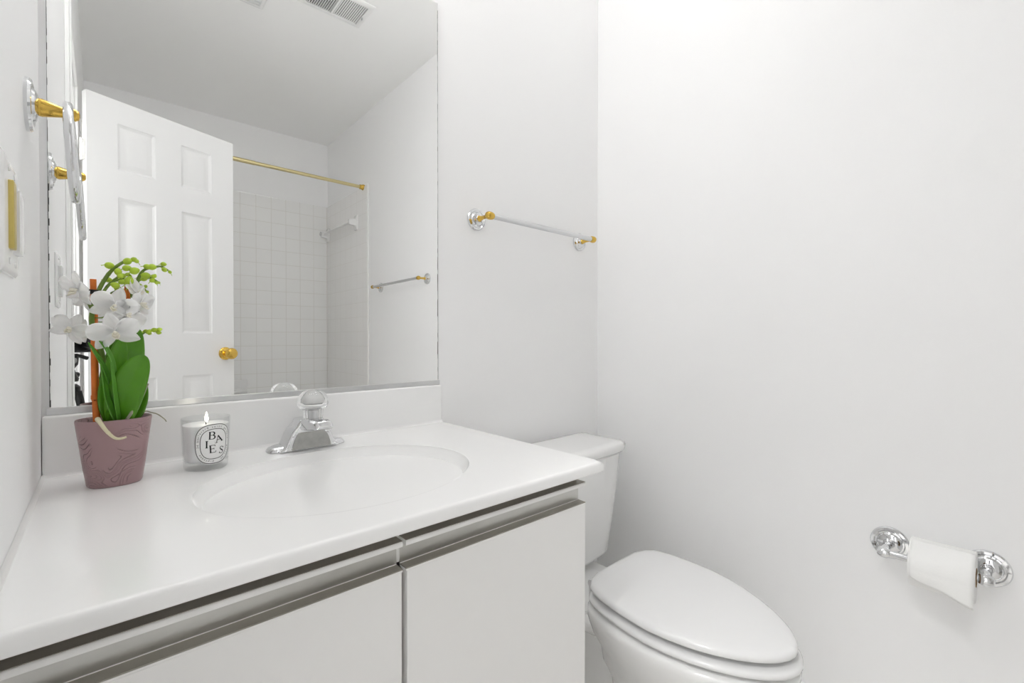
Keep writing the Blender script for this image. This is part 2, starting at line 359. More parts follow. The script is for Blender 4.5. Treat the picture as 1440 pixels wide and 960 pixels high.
loft(bm, [[(fx + a, y, ZC + b) for a, b in pp] for y in (fy - .0352, fy - .0325)]); obj('front_panel', bm, 'panel', fa, bevel=.0008, segs=2)
kx, ky = .411, -.110
bm = BM(); lathe(bm, [(.020, .058), (.0205, .063), (.019, .0655), (.008, .066)], (kx, ky, ZC), (0, 0, 1), 32); obj('stem_collar', bm, 'chrome', fa)
bm = BM(); seg = 32; rg = []
for r, z, fl in ((.012, .0665, 0), (.0185, .0670, .05), (.0190, .072, .06), (.0195, .084, .06), (.0205, .0875, .04), (.0270, .0895, .01), (.0300, .0935, .01), (.0312, .099, .008), (.0308, .1055, .004), (.0290, .112, 0), (.0255, .118, 0), (.0200, .123, 0), (.0120, .1262, 0), (.004, .1272, 0)):
    rg.append([(kx + r * (1 + fl * math.cos(12 * 2 * PI * k / 96)) * math.cos(2 * PI * k / 96), ky + r * (1 + fl * math.cos(12 * 2 * PI * k / 96)) * math.sin(2 * PI * k / 96), ZC + z) for k in range(96)])
loft(bm, rg); kn = obj('handle_knob', bm, 'acrylic', fa, angle=50); kn['label'] = 'clear acrylic handle knob'
bm = BM(); lathe(bm, [(.0085, .0672), (.0085, .085), (.0140, .0880), (.0140, .0915), (.004, .092)], (kx, ky, ZC), (0, 0, 1), 24); obj('knob_core', bm, 'satin', fa)
bm = BM(); lathe(bm, [(.0125, .0980), (.0155, .1000), (.0160, .1040), (.0140, .1090), (.0090, .1130), (.002, .1145)], (kx, ky, ZC), (0, 0, 1), 28); obj('knob_cap', bm, 'china', fa)

# ------------------------------------------------------------------ wall mirror
mi = thing('wall_mirror', (.40, -.003, .91), 'large frameless wall mirror above the vanity backsplash', 'mirror')
MX0, MX1, MZ0, MZ1 = .0075, .7905, .9065, 1.982
bm = BM(); box(bm, MX0, -.0055, MZ0, MX1, -.0005, MZ1); obj('mirror_glass', bm, 'mirror', mi)
bm = BM(); box(bm, MX0 - .004, -.0095, MZ0 - .001, MX1 + .003, -.0058, MZ0 + .0105); box(bm, MX0 - .004, -.0095, MZ0 - .0012, MX1 + .003, -.0004, MZ0 - .0002); obj('bottom_channel', bm, 'satin', mi, bevel=.0006, segs=2)
bm = BM()
def ragged(x, sgn):
    zs = [MZ0 + .012 + k * .012 for k in range(int((MZ1 - MZ0 - .02) / .012))]
    for z in zs:
        w = random.uniform(.0004, .0014) * (1.5 if z < 1.3 else .7)
        box(bm, min(x, x + sgn * w), -.0058, z, max(x, x + sgn * w), -.0054, z + .012)
ragged(MX1, -1); obj('worn_edge', bm, 'desilver', mi)
bm = BM(); ragged(MX0, 1); obj('worn_edge', bm, 'desilver', mi)

# ------------------------------------------------------------------ toilet
to = thing('toilet', (1.145, -.40, 0), 'white toilet with closed lid beside the vanity', 'toilet')
TC, YS0, YS1 = 1.145, -.352, -.815
WP = [(0, .085), (.02, .120), (.07, .149), (.16, .163), (.32, .1715), (.45, .1715), (.56, .163), (.66, .149), (.75, .130), (.83, .108), (.90, .082), (.95, .057), (.985, .03), (1.0, .004)]
def halfw(t):
    for (a, wa), (b, wb) in zip(WP, WP[1:]):
        if t <= b:
            k = (t - a) / (b - a); return wa + (wb - wa) * k
    return 0.0
def seat_ring(z, s, dy0=0, dy1=0, n=30):
    """egg outline of seat, lid and rim: s widens, dy0 and dy1 stretch back and tip"""
    out = []; tt = [.5 - .5 * math.cos(PI * k / n) for k in range(n + 1)]
    cxf = lambda t: TC + .012 - .034 * t
    y0, y1 = YS0 + dy0, YS1 + dy1
    for t in tt: out.append((cxf(t) - max(halfw(t) + s, .002), y0 + (y1 - y0) * t, z))
    for t in tt[::-1]: out.append((cxf(t) + max(halfw(t) + s, .002), y0 + (y1 - y0) * t, z))
    return out
bm = BM()
RG = [seat_ring(.338, -.020, -.02, .02), seat_ring(.344, -.003, -.004, .004), seat_ring(.352, .004, .003, -.004), seat_ring(.360, .004, .003, -.004), seat_ring(.3655, -.002, 0, .0), seat_ring(.367, -.015, -.015, .015)]
lr = [seat_ring(z, s, a, b) for z, s, a, b in ((.3905, -.012, -.010, .010), (.3906, -.003, -.002, .002), (.3918, .001, 0, 0), (.3945, .002, .001, -.001), (.399, .002, .001, -.001), (.4035, .000, -.000, .0), (.4066, -.004, -.004, .004))]
def shrink(ring, f, z): return [(TC - .005 + (x - TC + .005) * f, -.57 + (y + .57) * f, z) for x, y, _ in ring]
lr += [shrink(lr[-1], f, z) for f, z in ((.965, .4083), (.90, .4093), (.75, .4103), (.5, .4110), (.25, .4113), (.05, .4114))]
loft(bm, lr)
obj('seat_lid', bm, 'seat', to, angle=60)
bm = BM()
loft(bm, [seat_ring(z, s, a, b) for z, s, a, b in ((.3622, -.012, -.010, .008), (.3624, .003, 0, -.006), (.3645, .006, .002, -.009), (.370, .007, .002, -.010), (.3745, .004, .001, -.007), (.3775, -.002, -.002, -.001), (.3785, -.012, -.012, .010))])
obj('seat', bm, 'seat', to, angle=60)
for dx in (-.075, .075):
    bm = BM(); lathe(bm, [(.011, -.022), (.012, -.018), (.012, .018), (.011, .022)], (TC + .012 + dx, -.340, .372), (1, 0, 0), 20); box(bm, TC + .012 + dx - .014, -.352, .318, TC + .012 + dx + .014, -.326, .368); obj('seat_hinge', bm, 'seat', to, bevel=.001)
# bowl
def bowl_ring(z, a, yb, yf, e=2.3, n=62, narrow=0.0):
    out = []; cy = (yb + yf) / 2; b = (yb - yf) / 2
    for k in range(n):
        t = 2 * PI * k / n; c, s = math.cos(t), math.sin(t)
        y = cy + b * math.copysign(abs(s) ** (2 / e), s); k2 = 1 - narrow * max(0, s)
        out.append((TC + a * k2 * math.copysign(abs(c) ** (2 / e), c), y, z))
    return out
bm = BM()
rim = []
for z, s, a, b in ((.250, -.020, -.02, .045), (.285, -.004, -.005, .02), (.315, .006, .0, .004), (.333, .010, .004, -.004), (.344, .010, .004, -.006), (.3495, .007, .002, -.004), (.353, -.002, -.004, .002), (.354, -.03, -.03, .04)):
    rim.append(seat_ring(z, s, a, b))
low = [[(TC + (x - TC) * f + 0, -.45 + (y + .45) * g, z) for x, y, _ in seat_ring(0, 0)] for z, f, g in ((0.0, .66, .62), (.02, .66, .62), (.04, .60, .58), (.10, .56, .56), (.16, .62, .62), (.21, .78, .78))]
loft(bm, low + rim)
obj('bowl', bm, 'china', to, angle=60)
bm = BM()      # deck carrying the tank, and the trapway skirt under it
loft(bm, [[(TC + .010 + x * f, y, z) for x, y in ((-.105, -.44), (-.135, -.36), (-.150, -.25), (-.150, -.10), (-.12, -.045), (.12, -.045), (.150, -.10), (.150, -.25), (.135, -.36), (.105, -.44))] for z, f in ((.240, .72), (.252, .86), (.264, .96), (.276, 1.0), (.284, 1.0), (.290, .98), (.292, .92))])
obj('deck', bm, 'china', to, bevel=.006, angle=50)
bm = BM(); lathe(bm, [(.062, .290), (.055, .300), (.052, .318), (.058, .3245)], (TC + .016, -.125, 0), (0, 0, 1), 32); obj('tank_neck', bm, 'china', to)
bm = BM()
loft(bm, [bowl_ring(z, a, yb, yf, 2.6) for z, a, yb, yf in ((0, .10, -.10, -.50), (.02, .10, -.10, -.50), (.05, .085, -.11, -.48), (.15, .08, -.12, -.46), (.24, .09, -.10, -.46), (.30, .10, -.08, -.46))]); obj('trapway', bm, 'china', to, angle=60)
bm = BM()
def tank_ring(z, hw, yf, yb, bow=.012):
    n = 12; out = []
    for k in range(n + 1):
        u = -1 + 2 * k / n; out.append((TC + .018 + hw * u, yf - bow * (1 - u * u) + .018 * max(0, abs(u) - .8) / .2 * (abs(u) - .8) / .2, z))
    for k in range(n + 1):
        u = 1 - 2 * k / n; out.append((TC + .018 + hw * u, yb, z))
    return out
loft(bm, [tank_ring(.3225, .150, -.190, -.05), tank_ring(.330, .170, -.200, -.042), tank_ring(.342, .176, -.204, -.040), tank_ring(.375, .182, -.206, -.038), tank_ring(.45, .197, -.211, -.036), tank_ring(.56, .215, -.216, -.034), tank_ring(.652, .226, -.219, -.033), tank_ring(.656, .222, -.216, -.036)])
obj('tank', bm, 'china', to, bevel=.006, angle=50)
bm = BM()
loft(bm, [tank_ring(.657, .218, -.214, -.034), tank_ring(.660, .233, -.226, -.027), tank_ring(.666, .239, -.231, -.025), tank_ring(.678, .240, -.232, -.025), tank_ring(.686, .237, -.229, -.026), tank_ring(.691, .226, -.219, -.034), tank_ring(.693, .20, -.20, -.055)])
obj('tank_lid', bm, 'china', to, angle=60)
bm = BM(); lathe(bm, [(.014, 0), (.014, .008), (.008, .010), (.008, .02)], (.985, -.226, .60), (0, -1, 0), 20); tube(bm, [(.985, -.242, .60), (1.01, -.246, .598), (1.06, -.246, .592)], [.006, .006, .007]); obj('flush_lever', bm, 'chrome', to)

# ------------------------------------------------------------------ towel bars, towel ring and paper holder
def rose_prof(r): return [(r, 0), (r, .004), (r * .94, .007), (r * .80, .0075), (r * .74, .006), (r * .66, .0065), (r * .58, .010), (r * .42, .0125), (r * .30, .013), (r * .28, .018)]
def towel_bar(a, b, out, off, zr, label, r=.033):
    """a, b: the two roses on the wall; out: unit vector off the wall"""
    a, b, out = Vector(a), Vector(b), Vector(out); d = (b - a).normalized()
    t = thing('towel_bar', (a + b) / 2, label, 'towel bar', 'chrome and brass towel bars')
    for p in (a, b):
        bm = BM(); lathe(bm, rose_prof(r), p, out, 44); obj('rose', bm, 'chrome', t, angle=25)
        bm = BM(); lathe(bm, [(.0085, .014), (.0095, .018), (.0075, .022), (.0055, .035), (.0058, off - .014), (.008, off - .009)], p, out, 24); obj('post', bm, 'brass', t)
        sg = -1 if p == a else 1; e = p + out * off
        bm = BM(); lathe(bm, [(.0085, -.014), (.0105, -.011), (.0118, -.004), (.0118, .004), (.0105, .008), (.0085, .011), (.004, .0125)], e, d * sg, 24); obj('finial', bm, 'brass', t)
    bm = BM(); tube(bm, [a + out * off + d * .006, b + out * off - d * .006], .0085, 24); obj('bar', bm, 'satin', t)
towel_bar((.930, 0, 1.397), (1.411, 0, 1.394), (0, -1, 0), .066, 0, 'chrome and brass towel bar on the wall above the toilet')
towel_bar((X1, -1.269, 1.387), (X1, -1.880, 1.383), (-1, 0, 0), .062, 0, 'chrome and brass towel bar on the side wall, seen only in the mirror')

tr = thing('towel_ring', (X0, -.181, 1.368), 'chrome towel ring on a brass post beside the mirror', 'towel ring')
RY, RZ = -.181, 1.368
bm = BM(); lathe(bm, rose_prof(.0365), (X0, RY, RZ), (1, 0, 0), 44); obj('rose', bm, 'chrome', tr, angle=25)
bm = BM(); lathe(bm, [(.012, .012), (.0125, .016), (.008, .034), (.0065, .040), (.0075, .044), (.0088, .047), (.0088, .051), (.006, .055), (.002, .056)], (X0, RY, RZ), (1, 0, 0), 28); obj('post', bm, 'brass', tr, angle=40)
bm = BM(); pts = []
for k in range(56):
    t = 2 * PI * k / 56; zz = RZ - .058 + .066 * math.cos(t)
    pts.append((.041 + (RZ + .008 - zz) * .05, RY + .066 * math.sin(t), zz))
tube(bm, pts, .0058, 14, closed=True); obj('ring', bm, 'chrome', tr)

tp = thing('toilet_paper_holder', (X1, -.99, .534), 'chrome toilet paper holder on the right wall', 'toilet paper holder')
TX, TZc = 1.452, .532
for y, sg in ((-.899, 1), (-1.067, -1)):
    bm = BM(); lathe(bm, rose_prof(.0385), (X1, y, .534), (-1, 0, 0), 44); obj('rose', bm, 'chrome', tp, angle=25)
    bm = BM(); tube(bm, spline([(X1 - .012, y, .534), (X1 - .03, y, .534), (X1 - .052, y + .0 * sg, .537), (TX - .004, y, TZc)], 5), [.011, .0105, .010, .0095, .009, .009, .009, .009, .009, .0088, .0086, .0086, .0086, .009, .009, .009][:16], 18)
    lathe(bm, [(.003, -.014), (.009, -.012), (.012, -.006), (.0125, 0), (.012, .006), (.009, .011), (.006, .012)], (TX, y, TZc), (0, 1, 0), 24); obj('post', bm, 'chrome', tp)
bm = BM(); tube(bm, [(TX, -.905, TZc), (TX, -1.062, TZc)], .0078, 20); tube(bm, [(TX, -.955, TZc), (TX, -1.051, TZc)], .0172, 20); obj('roller', bm, 'chrome', tp)

tpr = thing('toilet_paper_roll', (TX, -1.0, TZc), 'white toilet paper roll with a loose sheet on the chrome holder', 'toilet paper')
RR = .0525; RCZ = TZc - .0005; ry0, ry1 = -.948, -1.053
bm = BM(); n = 64
prof = [(RR, 0), (.0195, 0), (.0195, 1), (RR, 1)]
loft(bm, [[(TX + r * math.cos(2 * PI * k / n), ry0 + (ry1 - ry0) * t, RCZ + r * math.sin(2 * PI * k / n)) for k in range(n)] for r, t in ((.0195, 0), (RR - .001, 0), (RR, .01), (RR, .99), (RR - .001, 1), (.0195, 1))], closed=True)
obj('paper', bm, 'paper', tpr, angle=40)
bm = BM(); loft(bm, [[(TX + r * math.cos(2 * PI * k / 40), ry0 + (ry1 - ry0) * t - (.001 if t else -.001), RCZ + r * math.sin(2 * PI * k / 40)) for k in range(40)] for r, t in ((.0193, 0), (.0193, 1), (.0180, 1), (.0180, 0))], closed=True); obj('core', bm, mat('cardboard', 'a08566', .9), tpr)
bm = BM(); cols = 14; V = []
for j in range(cols + 1):
    u = j / cols; y = ry0 + (ry1 - ry0) * (u * .96 + .03); col = []
    drop = .002 + .030 * u + .002 * math.sin(u * 9)
    for i in range(15):
        a = math.radians(100 + 85 * i / 14); col.append((TX + (RR + .0008) * math.cos(a), y, RCZ + (RR + .0008) * math.sin(a)))
    xb, zb = col[-1][0], col[-1][2]
    for i in range(1, 7):
        f = i / 6; col.append((xb - .0005 + .0035 * f * f * (1 - .5 * u), y, zb - (drop + .012) * f))
    V.append([bm.verts.new(p) for p in col])
for j in range(cols):
    for i in range(len(V[0]) - 1): bm.faces.new((V[j][i], V[j + 1][i], V[j + 1][i + 1], V[j][i + 1]))
obj('loose_sheet', bm, 'paper', tpr, solid=.0005, angle=80)

# ------------------------------------------------------------------ switch plate on the left wall
sw = thing('switch_plate', (X0, -.381, 1.17), 'white two gang wall plate with brass insert on the left wall', 'switch plate')
def rrect(y0, y1, z0, z1, r, x, n=6):
    out = []
    for cy, cz, a0 in ((y1 - r, z1 - r, 0), (y0 + r, z1 - r, PI / 2), (y0 + r, z0 + r, PI), (y1 - r, z0 + r, 1.5 * PI)):
        for k in range(n + 1):
            a = a0 + PI / 2 * k / n; out.append((x, cy + r * math.cos(a), cz + r * math.sin(a)))
    return out
ya, yb, za, zb = -.440, -.322, 1.108, 1.2316
bm = BM(); loft(bm, [rrect(ya, yb, za, zb, .010, X0 + .0003), rrect(ya, yb, za, zb, .010, X0 + .0025), rrect(ya + .003, yb - .003, za + .003, zb - .003, .009, X0 + .0045), rrect(ya + .010, yb - .010, za + .010, zb - .010, .006, X0 + .0052)]); obj('plate', bm, 'plastic', sw, angle=40)
bm = BM(); loft(bm, [rrect(-.4080, -.3885, 1.1335, 1.2060, .002, X0 + .0050), rrect(-.4080, -.3885, 1.1335, 1.2060, .002, X0 + .0090), rrect(-.4073, -.3893, 1.1345, 1.2050, .002, X0 + .0095)]); obj('brass_insert', bm, 'brass2', sw)
bm = BM(); loft(bm, [rrect(-.3790, -.3455, 1.1320, 1.2020, .003, X0 + .0050), rrect(-.3790, -.3455, 1.1320, 1.2020, .003, X0 + .0108), rrect(-.376, -.348, 1.135, 1.199, .003, X0 + .0116)]); obj('rocker', bm, 'plastic', sw)
for y, z in ((-.404, 1.1205), (-.404, 1.219), (-.362, 1.1205), (-.362, 1.219)):
    bm = BM(); lathe(bm, [(.0035, 0), (.0035, .0010), (.002, .0015)], (X0 + .0051, y, z), (1, 0, 0), 16); obj('screw', bm, 'plastic', sw)

# ------------------------------------------------------------------ orchid in its pot
orc = thing('potted_orchid', (.09, -.128, ZC), 'white orchid in an oval mauve pot on the vanity counter', 'plant')
PX, PY = .0905, -.125
bm = BM()
def pr(z, a, b, e=2.35): return ell(PX, PY, a, b * .92, ZC + z, 96, e)
loft(bm, [pr(.0004, .028, .028), pr(.0004, .0335, .0335), pr(.003, .0355, .0350), pr(.03, .0395, .0365), pr(.06, .0430, .0385), pr(.09, .0468, .0405), pr(.1045, .0485, .0415), pr(.1068, .0482, .0412), pr(.1072, .0470, .0400), pr(.1060, .0455, .0385), pr(.095, .0440, .0375), pr(.090, .040, .034)])
obj('pot', bm, 'pot', orc, angle=50)
bm = BM(); loft(bm, [pr(.089, .036, .030), pr(.093, .0432, .0368), pr(.0955, .040, .034), pr(.0965, .01, .01)]); obj('bark', bm, 'bark', orc)
bm = BM(); tube(bm, spline([(.0690, -.128, .893), (.0672, -.130, .9455), (.0665, -.130, .95), (.0657, -.130, 1.1317)], 4), [.0050, .0049, .0048, .0047, .0046, .0054, .0054, .0044, .0042, .0042, .0042, .0042, .0042], 14); obj('stake', bm, 'stake', orc)
bm = BM(); tube(bm, [(.1085, -.108, .893), (.1083, -.112, 1.0), (.1080, -.115, 1.1250)], .0039, 14); obj('stake', bm, 'stake', orc)
st1 = [(.0807, -.128, .893), (.0783, -.128, .9451), (.0769, -.128, .9971), (.0711, -.130, 1.0317), (.0640, -.134, 1.0601), (.0654, -.135, 1.0864), (.0715, -.130, 1.1118), (.0793, -.128, 1.1319), (.0881, -.128, 1.1477), (.0997, -.128, 1.1605), (.1106, -.128, 1.1676), (.1207, -.128, 1.1676)]
def stem(pts, r0, r1, name='flower_stem', m='stem', seg=10):
    p = spline(pts, 5); n = len(p)
    bm = BM(); tube(bm, p, [(r0 + (r1 - r0) * i / (n - 1)) * (1.12 if i % 11 == 5 else 1) for i in range(n)], seg); return obj(name, bm, m, orc)
stem(st1, .0048, .0019)
stem([(.0758, -.130, 1.1096), (.0836, -.130, 1.1217), (.0933, -.130, 1.1317), (.1040, -.130, 1.1361)], .0018, .0012)
stem([(.100, -.112, .893), (.1084, -.112, 1.0073), (.1144, -.112, 1.0796), (.1164, -.112, 1.1111), (.1203, -.112, 1.1283), (.1241, -.112, 1.1432), (.1308, -.112, 1.1548), (.1415, -.112, 1.1595), (.1533, -.112, 1.1630), (.1640, -.112, 1.1570)], .0040, .0014)
stem([(.1241, -.112, 1.1432), (.1327, -.112, 1.1464), (.1394, -.112, 1.1421), (.1472, -.112, 1.1341)], .0014, .001)
stem([(.1150, -.112, 1.045), (.1227, -.110, 1.0410), (.1333, -.110, 1.0484), (.1420, -.110, 1.0510), (.1509, -.110, 1.0530)], .0014, .001)
def bud(p, r, d=None, k=1.0):
    bm = BM(); d = Vector(d or (random.uniform(-.5, 1), random.uniform(-.6, .2), random.uniform(-.3, .6))).normalized()
    r *= k; lathe(bm, [(.1 * r, -1.15 * r), (.6 * r, -.95 * r), (.9 * r, -.5 * r), (1.0 * r, 0), (.86 * r, .5 * r), (.55 * r, .95 * r), (.1 * r, 1.25 * r)], p, d, 14)
    tube(bm, [Vector(p) - d * r * .9, Vector(p) - d * r * 1.9 - Vector((0, 0, r * .5))], r * .14, 6)
    obj('bud', bm, 'bud', orc)
for p, px in [((.0855, -.128, 1.1556), 6.5), ((.1078, -.128, 1.1649), 6.5), ((.1161, -.128, 1.1690), 4.5), ((.1069, -.133, 1.1531), 6), ((.1169, -.135, 1.1493), 7), ((.0961, -.133, 1.1461), 6), ((.0987, -.134, 1.1394), 5), ((.0924, -.135, 1.1237), 6), ((.1013, -.134, 1.1302), 5), ((.1095, -.134, 1.1320), 7.5), ((.1195, -.130, 1.1665), 4),
              ((.1327, -.112, 1.1450), 7), ((.1573, -.112, 1.1674), 4.5), ((.1583, -.114, 1.1575), 4.5), ((.1663, -.112, 1.1545), 3.2), ((.1443, -.114, 1.1450), 4), ((.1414, -.114, 1.1376), 4.5), ((.1472, -.112, 1.1341), 3.2)]:
    bud(p, px * .00088)
bud((.1415, -.112, 1.1608), .0055, (1, 0, .05)); bud((.1350, -.112, 1.1605), .0050, (1, 0, -.2))
bud((.1360, -.110, 1.0484), .0040, (1, 0, .1)); bud((.1440, -.110, 1.0515), .0042, (1, 0, .1)); bud((.1509, -.110, 1.0525), .0036, (1, 0, .3)); bud((.1500, -.111, 1.0470), .0034, (1, 0, -.1))
bm = BM(); box(bm, .0495, -.1365, 1.1085, .0745, -.1345, 1.1135); box(bm, .0590, -.1400, 1.1075, .0740, -.1240, 1.1145); obj('stem_clip', bm, 'black', orc, bevel=.0008)
bm = BM(); box(bm, .0600, -.1390, 1.092, .0720, -.1270, 1.0955); obj('stem_clip', bm, 'black', orc, bevel=.0008)
def leaf(base, mid, tip, width, face, fold=.25, m='leaf', wp=None):
    """blade along base-mid-tip, face: direction its upper side looks"""
    p = spline([base, mid, tip], 12); n = len(p); bm = BM(); R = []
    wp = wp or (lambda t: (math.sin(PI * min(1, t * .93 + .07) ** .9) ** .62) if t < 1 else .0)
    for i, c in enumerate(p):
        t = i / (n - 1); d = (p[min(i + 1, n - 1)] - p[max(i - 1, 0)]).normalized()
        f = Vector(face); f = (f - d * f.dot(d)).normalized(); s = d.cross(f).normalized()
        w = max(width * wp(t) * .5, .0006)
        R.append([bm.verts.new(c + s * w * u + f * w * fold * abs(u) ** 1.4) for u in (-1, -.75, -.5, -.25, -.08, 0, .08, .25, .5, .75, 1)])
    for a, b in zip(R, R[1:]):
        for k in range(10): bm.faces.new((a[k], a[k + 1], b[k + 1], b[k]))
    obj('leaf', bm, m, orc, solid=.0016, angle=80)
leaf((.0935, -.140, .897), (.108, -.158, .960), (.1275, -.150, 1.0100), .049, (-.3, -1, .25), .20)
leaf((.0970, -.122, .897), (.104, -.124, .975), (.1205, -.112, 1.0560), .048, (.05, -1, .1), .15)
leaf((.0930, -.125, .897), (.088, -.132, .95), (.1000, -.138, 1.0400), .040, (.3, -1, .1), .2)
leaf((.1010, -.128, .897), (.118, -.128, .925), (.1280, -.118, .965), .030, (-.2, -1, .5), .2)
leaf((.1040, -.122, .897), (.118, -.118, .912), (.1290, -.112, .935), .024, (-.2, -1, .6), .2)
leaf((.0910, -.140, .897), (.0815, -.152, .9752), (.0600, -.160, 1.0310), .0095, (.8, -.7, .3), .5, 'leaf2')
leaf((.0905, -.143, .897), (.0865, -.157, .9979), (.0660, -.164, 1.0460), .0105, (.9, -.6, .3), .5, 'leaf2')
leaf((.0925, -.148, .897), (.0800, -.157, .9419), (.0745, -.156, .9960), .012, (.9, -.6, .2), .5, 'leaf2')
leaf((.0950, -.147, .897), (.0900, -.158, .940), (.0860, -.162, 1.0000), .011, (.9, -.5, .2), .5, 'leaf2')
def root(pts, r0, r1, m): stem(pts, r0, r1, 'root', m)
root([(.074, -.150, .898), (.0700, -.164, .9115), (.0746, -.1690, .9030), (.0804, -.1690, .8923), (.0887, -.1690, .8815), (.0955, -.1690, .8785), (.1041, -.1690, .8800)], .0036, .0016, 'root')
root([(.118, -.115, .898), (.1300, -.110, .9109), (.1393, -.110, .9081), (.1482, -.110, .9039), (.1571, -.110, .8949), (.1600, -.110, .8897)], .0011, .0008, 'rootg')
root([(.100, -.150, .897), (.1107, -.156, .9158), (.1218, -.156, .9344), (.1321, -.150, .9618)], .0024, .0018, 'rootg')
def petal(bm, o, d, nrm, L, w, cup, shape):
    """one petal from o along d, nrm: its face"""
    d = Vector(d).normalized(); nrm = Vector(nrm); nrm = (nrm - d * nrm.dot(d)).normalized(); s = d.cross(nrm)
    R = []; n = 10
    for i in range(n + 1):
        t = i / n
        if shape == 'wide': ww = (math.sin(PI * min(1, .06 + t * .92)) ** .55) * (.55 + .75 * t - .25 * t * t)
        else: ww = math.sin(PI * min(1, .10 + t * .88)) ** .8
        ww = max(ww * w * .5, .0004)
        lift = cup * (t * t * .9 - .12 * t)
        R.append([bm.verts.new(Vector(o) + d * L * t + s * ww * u + nrm * (L * lift + ww * .22 * (u * u - .3) + .0012 * math.sin(5 * u + 7 * t))) for u in (-1, -.7, -.35, 0, .35, .7, 1)])
    for a, b in zip(R, R[1:]):
        for k in range(6): bm.faces.new((a[k], a[k + 1], b[k + 1], b[k]))
def flower(p, nrm, roll, L, cup=.12):
    """five petals and a lip: three sepals behind, two broad petals in front"""
    p = Vector(p); nrm = Vector(nrm).normalized(); u, w = frame(nrm)
    up = Vector((0, 0, 1)); up = (up - nrm * up.dot(nrm)).normalized(); rt = up.cross(nrm)
    dr = lambda a: up * math.cos(math.radians(a + roll)) + rt * math.sin(math.radians(a + roll))
    bm = BM()
    for a in (0, 125, -125): petal(bm, p - nrm * .0015, dr(a), nrm, L * 1.0, L * .62, cup, 'ovate')
    for a in (72, -72): petal(bm, p + nrm * .001, dr(a), nrm, L * 1.02, L * .98, cup, 'wide')
    f = obj('flower', bm, 'petal', orc, solid=.0007, angle=80)
    bm = BM()
    petal(bm, p + nrm * .003, dr(180) + nrm * .9, nrm, L * .42, L * .30, .5, 'ovate')
    for a in (150, -150): petal(bm, p + nrm * .003, dr(a) + nrm * 1.1, nrm, L * .30, L * .22, .6, 'ovate')
    lathe(bm, [(.0012, 0), (.0022, .003), (.0020, .008), (.0008, .010)], p + nrm * .001, nrm + up * .3, 10)
    l = obj('lip', bm, 'lip', orc, solid=.0006, angle=80); l.parent = f; l.matrix_parent_inverse = Matrix.Identity(4)
flower((.0905, -.160, 1.0880), (.05, -1, -.15), 18, .031)
flower((.0905, -.166, 1.0470), (.10, -1, -.30), -15, .034)
flower((.0480, -.140, 1.1130), (-.80, -.50, -.30), 18, .030)
flower((.0400, -.138, 1.0520), (-.35, -1, -.1), 30, .026)
flower((.1230, -.135, 1.0950), (.85, -.55, -.2), 0, .029)
flower((.1200, -.130, 1.1130), (.75, -.5, .3), 60, .026)
flower((.1060, -.158, 1.0740), (.5, -1, .05), 40, .026)
stem([(.0654, -.134, 1.084), (.0600, -.136, 1.092), (.0550, -.138, 1.106)], .0012, .0010)
stem([(.0665, -.134, 1.048), (.055, -.136, 1.050), (.042, -.138, 1.052)], .0013, .0010, m='bud')
stem([(.0680, -.133, 1.070), (.078, -.145, 1.071), (.088, -.158, 1.083)], .0010, .0010)
stem([(.1140, -.113, 1.075), (.119, -.122, 1.085), (.122, -.133, 1.095)], .0010, .0010)

# ------------------------------------------------------------------ candle
ca = thing('scented_candle', (.217, -.120, ZC), 'lit white candle in a clear glass with an oval printed label', 'candle')
KX, KY = .2175, -.120
def gr(z): return .0338 + (.0385 - .0338) * (z / .093) ** .8 if z > 0 else .0338
bm = BM()
out = [(gr(z), z) for z in (.0150, .02, .03, .04, .05, .06, .07, .08, .090)] + [(.0385, .0922), (.0378, .0930), (.0370, .0922)]
inn = [(gr(z) - .0018, z) for z in (.090, .08, .07, .06, .05, .04, .03, .0165)]
lathe(bm, out + inn, (KX, KY, ZC), (0, 0, 1), 64); obj('glass', bm, 'thinglass', ca, angle=50)
bm = BM(); lathe(bm, [(.030, .0006), (.0325, .0010), (.0338, .003), (gr(.01), .01), (gr(.0146), .0146), (gr(.0146) - .004, .0149), (.01, .0142)], (KX, KY, ZC), (0, 0, 1), 64); obj('glass_base', bm, 'thinglass', ca, angle=50)
bm = BM(); lathe(bm, [(.012, .0152), (gr(.015) - .0050, .0156), (gr(.02) - .0024, .0180)] + [(gr(z) - .0021, z) for z in (.025, .04, .06, .078)] + [(gr(.08) - .0024, .0805), (.03, .0795), (.008, .0790)], (KX, KY, ZC), (0, 0, 1), 64); obj('wax', bm, 'wax', ca, angle=50)
bm = BM(); tube(bm, [(KX, KY, ZC + .078), (KX, KY, ZC + .083), (KX + .001, KY, ZC + .087)], .0008, 8); obj('wick', bm, 'wick', ca)
bm = BM(); lathe(bm, [(.0004, .083), (.0022, .086), (.0028, .089), (.0021, .094), (.0010, .099), (.0002, .102)], (KX + .001, KY, ZC), (0, 0, 1), 16); obj('flame', bm, 'flame', ca)
# label: bent round the glass; u runs along the arc, v upward
LA = math.radians(-90 + 12); LZ = .0485
def on_glass(u, v, off):
    z = LZ + v; r = gr(z) + off; a = LA + u / .0365
    return (KX + r * math.cos(a), KY + r * math.sin(a), ZC + z)
def oval(a, b, n=72, e=2.6):
    return [(a * math.copysign(abs(math.cos(t)) ** (2 / e), math.cos(t)), b * math.copysign(abs(math.sin(t)) ** (2 / e), math.sin(t))) for t in [2 * PI * k / n for k in range(n)]]
bm = BM(); RNG = []
for f in (0.001, .25, .5, .75, .9, 1.0): RNG.append([bm.verts.new(on_glass(x * f, y * f, .0004)) for x, y in oval(.0305, .0365)])
for a, b in zip(RNG, RNG[1:]):
    for k in range(72): bm.faces.new((a[k], a[(k + 1) % 72], b[(k + 1) % 72], b[k]))
lab = obj('label', bm, 'labelw', ca, solid=.0003, angle=80)
bm = BM()
